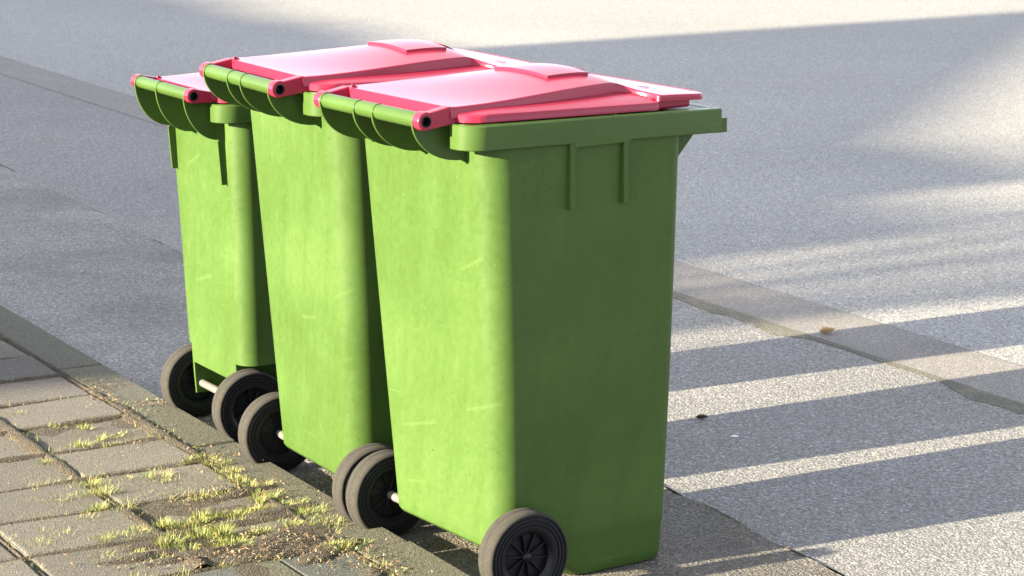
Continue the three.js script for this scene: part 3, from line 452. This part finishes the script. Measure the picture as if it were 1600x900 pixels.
{ // dead leaves, husks and broken straw
  const pos = [], col = [], idx = [];
  const flake = (s, n, y, L, w, c) => { const a = rnd() * 6.283, ca = Math.cos(a), sa = Math.sin(a), o = pos.length / 3, lift = rr(0.001, 0.006); const put = (p, q, h) => { pos.push(s + p * ca - q * sa, y + h, n + p * sa + q * ca); col.push(...c); }; put(-L / 2, 0, 0.001); put(0, w / 2, lift); put(0, -w / 2, lift * rr(0.3, 1)); put(L / 2, 0, lift * rr(0, 1.5)); idx.push(o, o + 1, o + 2, o + 2, o + 1, o + 3); };
  const tone = () => { const k = rnd(), v = rr(0.6, 1.2); return k < 0.4 ? [0.22 * v, 0.15 * v, 0.085 * v] : k < 0.75 ? [0.16 * v, 0.09 * v, 0.05 * v] : k < 0.93 ? [0.28 * v, 0.225 * v, 0.15 * v] : [0.05 * v, 0.04 * v, 0.035 * v]; };
  const scatter = (u, v, R, k, h, big = 1) => { const [s, n] = pixel(u, v, h); for (let i = 0; i < k; i++) { const a = rnd() * 6.283, r = R * Math.sqrt(rnd()); const fs = s + r * Math.cos(a), fn = n + r * Math.sin(a), fh = h > 0.02 ? h : fn < seam(fs) || fs < -6.5 ? LOW + 0.001 : 0; flake(fs, fn, fh + rnd() * 0.002, lerp(0.004, 0.026, rnd() * rnd()) * big, rr(0.0015, 0.006) * big, tone()); } };
  for (const [u, v, R, k] of [[430, 850, 0.13, 170], [480, 855, 0.12, 170], [540, 870, 0.09, 140], [380, 850, 0.1, 90], [330, 868, 0.1, 70], [590, 885, 0.07, 90], [240, 630, 0.05, 40], [255, 628, 0.04, 50], [225, 640, 0.06, 20], [450, 770, 0.06, 40], [390, 760, 0.1, 50], [300, 725, 0.08, 40], [230, 875, 0.12, 60], [170, 870, 0.1, 45], [280, 800, 0.15, 50], [200, 760, 0.2, 50], [150, 610, 0.04, 40], [175, 600, 0.06, 30], [165, 625, 0.05, 40], [200, 650, 0.05, 30], [260, 700, 0.15, 40], [330, 780, 0.15, 40], [350, 715, 0.05, 30]]) scatter(u, v, R, k, KH + 0.004);
  for (const [u, v, R, k] of [[345, 668, 0.1, 120], [370, 690, 0.08, 120], [330, 650, 0.08, 90], [400, 705, 0.08, 80], [480, 730, 0.12, 110], [520, 745, 0.07, 50], [680, 850, 0.05, 14], [220, 560, 0.15, 26], [250, 585, 0.1, 24], [210, 600, 0.1, 22], [170, 450, 0.2, 26], [140, 440, 0.15, 30], [1180, 835, 0.06, 40], [1150, 815, 0.05, 25], [1240, 860, 0.07, 30], [1290, 890, 0.06, 25], [1100, 870, 0.15, 24], [1060, 850, 0.08, 16], [1340, 380, 1.5, 14], [1250, 750, 0.6, 16], [220, 380, 1.1, 26]]) scatter(u, v, R, k, 0.007, 0.8);
  for (let i = 0; i < 2600; i++) { const s = rr(-8, -4.6), n = rr(-2.38, -1.3); if (fbm(s * 4 + 60, n * 4, 3) > 0.44) flake(s, n, KH + 0.003 + rnd() * 0.002, lerp(0.002, 0.011, rnd() * rnd()), rr(0.0012, 0.004), tone()); }
  const m = new THREE.MeshStandardMaterial({ vertexColors: true, roughness: 0.9, side: THREE.DoubleSide });
  tag(toKerb(mesh('leaf_litter', buf(pos, idx, null, col), m, scene)), 'brown leaf litter and straw scattered along the kerb and gutter', 'litter', null, 'stuff');
}
// single curled leaves and other small things
function leaf(label, u, v, h, L, turn, c, curl) {
  const pos = [], idx = [], A = 10, B = 6;
  for (let i = 0; i <= A; i++) for (let j = 0; j <= B; j++) { const t = i / A, q = j / B * 2 - 1, w = L * 0.28 * Math.sin(Math.PI * Math.pow(t, 0.8)) * (1 + 0.18 * Math.sin(i * 2.6)) + 0.0006; pos.push((t - 0.5) * L, curl * (q * q * w * 1.4 + (t - 0.4) * (t - 0.4) * L * 0.9) + 0.001, q * w); }
  for (let i = 0; i < A; i++) for (let j = 0; j < B; j++) { const k = i * (B + 1) + j; idx.push(k, k + 1, k + B + 1, k + 1, k + B + 2, k + B + 1); }
  const m = new THREE.MeshPhysicalMaterial({ roughness: 0.7, side: THREE.DoubleSide }); m.color.setRGB(...c);
  const [s, n] = pixel(u, v, h), o = mesh(numbered('dry_leaf'), buf(pos, idx), m, scene), p = world(s, n, h); o.position.copy(p); o.rotation.y = turn; return tag(o, label, 'leaf');
}
leaf('curled ochre leaf lying on the concrete gutter strip', 1293, 521, LOW + 0.003, 0.052, 0.2, [0.42, 0.28, 0.13], 0.8);
leaf('dark brown curled leaf on the shaded asphalt beside the large bin', 1097, 655, LOW + 0.0008, 0.036, -0.3, [0.05, 0.034, 0.028], 0.7);
{ // flattened white scrap
  const [s, n] = pixel(1148, 682, LOW), g = new THREE.CircleGeometry(0.0105, 18).rotateX(-Math.PI / 2), p = g.attributes.position; for (let i = 1; i < p.count; i++) { const k = 1 + 0.25 * (hash(i, 3) - 0.5); p.setX(i, p.getX(i) * k); p.setZ(i, p.getZ(i) * k * 0.9); p.setY(i, 0); } p.setY(0, 0.0012); g.computeVertexNormals();
  const m = new THREE.MeshStandardMaterial({ roughness: 0.8 }); m.color.setRGB(0.6, 0.58, 0.57); const o = mesh('paper_scrap', g, m, scene); o.position.copy(world(s, n, LOW + 0.0015)); tag(o, 'small flattened white scrap stuck to the shaded asphalt', 'scrap');
}

// ------------------------------------------------------------------ what throws the shade over the road: unseen house and bare tree, plus an added shed
{
  const h = new THREE.Group(); h.name = 'house'; scene.add(h); toKerb(h); h.position.copy(world(1.35, 0, 0));
  const HK = Math.tan(SUN_EL) / 0.2309, prof = [[-9.85, 0], [-9.85, 6.5], [-11.8, 6.6], [-16.5, 7.8], [-16.5, 6.75], [-27, 6.75], [-27, 0]];
  const sh = new THREE.Shape(prof.map(([s, y]) => new THREE.Vector2(s, y * HK)));
  const wm = new THREE.MeshStandardMaterial({ roughness: 0.9 }); wm.color.setRGB(0.5, 0.46, 0.4);
  const rm = new THREE.MeshStandardMaterial({ roughness: 0.8 }); rm.color.setRGB(0.16, 0.07, 0.05);
  const gm = new THREE.MeshPhysicalMaterial({ roughness: 0.1 }); gm.color.setRGB(0.03, 0.035, 0.04);
  const fm = new THREE.MeshStandardMaterial({ roughness: 0.6 }); fm.color.setRGB(0.7, 0.7, 0.68);
  mesh('wall', new THREE.ExtrudeGeometry(sh, { depth: 7, bevelEnabled: false }).translate(0, 0, 22), wm, h);
  const L = Math.hypot(4.7, 1.2 * HK), roof = mesh('roof', new THREE.BoxGeometry(L, 0.14, 7.2).rotateZ(-Math.atan2(1.2 * HK, 4.7)).translate(-14.15, 7.275 * HK, 25.5), rm, h);
  for (const s of [-11.2, -13.5, -18, -20.5, -23]) for (const y of [1.5, 4.4, 7.2]) { const w = mesh('window', rbox(s - 0.6, s + 0.6, y - 0.65, y + 0.65, 21.93, 21.998, 0.01), fm, h); mesh('pane', rbox(s - 0.5, s + 0.5, y - 0.55, y + 0.55, 21.91, 21.929, 0.004), gm, w); }
  const d = mesh('door', rbox(-15.9, -14.9, 0.05, 2.15, 21.93, 21.998, 0.01), rm, h); mesh('handle', rbox(-15.8, -15.68, 1.05, 1.08, 21.88, 21.92, 0.006), P.steel, d);
  tag(h, 'tall rendered house with a sloping red roof behind the pavement', 'house');
}
{
  const g = new THREE.Group(); g.name = 'added_shed'; scene.add(g); toKerb(g); g.position.copy(world(0.28, 0, 0));  // added out of view to shade the asphalt beside the small bin
  const wm = new THREE.MeshStandardMaterial({ roughness: 0.9 }); wm.color.setRGB(0.16, 0.1, 0.06);
  const rm = new THREE.MeshStandardMaterial({ roughness: 0.9 }); rm.color.setRGB(0.06, 0.06, 0.06);
  for (let i = 0; i < 11; i++) mesh('plank', rbox(-10.2 + i * 0.248, -9.954 + i * 0.248, 0, 1.95, 3.5, 3.53, 0.003), wm, g);
  mesh('wall', rbox(-10.2, -7.38, 0, 1.95, 3.532, 5.2, 0.01), wm, g); mesh('roof', rbox(-10.35, -7.35, 1.97, 2.09, 3.35, 5.35, 0.02), rm, g);
  const d = mesh('door', rbox(-9.5, -8.7, 0.05, 1.85, 3.46, 3.498, 0.01), rm, g); mesh('handle', rbox(-8.82, -8.78, 0.95, 1.1, 3.42, 3.45, 0.005), P.steel, d);
  tag(g, 'unseen brown plank shed added to shade the asphalt', 'shed');
}
{
  const t = new THREE.Group(); t.name = 'bare_tree'; scene.add(t); t.position.copy(world(-7.65, 12, 0)); t.scale.y = 1.17;
  const bark = new THREE.MeshStandardMaterial({ roughness: 0.95 }); bark.color.setRGB(0.09, 0.07, 0.055);
  const limbs = [], trunk = [];
  const seg = (list, a, b, r0, r1) => { const d = new THREE.Vector3().subVectors(b, a), g = new THREE.CylinderGeometry(r1, r0, d.length(), 6, 1, true).translate(0, d.length() / 2, 0); g.applyQuaternion(new THREE.Quaternion().setFromUnitVectors(new THREE.Vector3(0, 1, 0), d.clone().normalize())); g.translate(a.x, a.y, a.z); list.push(g); };
  const grow = (p, dir, L, r, k) => { let a = p.clone(), d = dir.clone(); for (let i = 0; i < 3; i++) { const b = a.clone().addScaledVector(d, L / 3); seg(limbs, a, b, r * (1 - i * 0.2), r * (1 - (i + 1) * 0.2)); if (k > 0) for (let q = 0; q < 2; q++) grow(b, d.clone().add(new THREE.Vector3(rr(-0.8, 0.8), rr(-0.1, 0.6), rr(-0.8, 0.8))).normalize(), L * rr(0.45, 0.62), r * 0.5, k - 1); a = b; d.add(new THREE.Vector3(rr(-0.2, 0.2), rr(0, 0.2), rr(-0.2, 0.2))).normalize(); } };
  seg(trunk, new THREE.Vector3(0, -0.05, 0), new THREE.Vector3(0.05, 2.6, 0), 0.09, 0.06);
  grow(new THREE.Vector3(0.05, 2.55, 0), new THREE.Vector3(0, 1, 0.05).normalize(), 2.1, 0.055, 4);
  for (const a of [0.5, 2.4, 4.4]) grow(new THREE.Vector3(0.04, 2.3, 0), new THREE.Vector3(Math.cos(a) * 0.5, 1, Math.sin(a) * 0.5).normalize(), 1.5, 0.035, 4);
  mesh('trunk', mergeGeometries(trunk), bark, t); mesh('crown', mergeGeometries(limbs), bark, t);
  tag(t, 'slender leafless tree standing in front of the house', 'tree');
}
renderer.render(scene, camera);
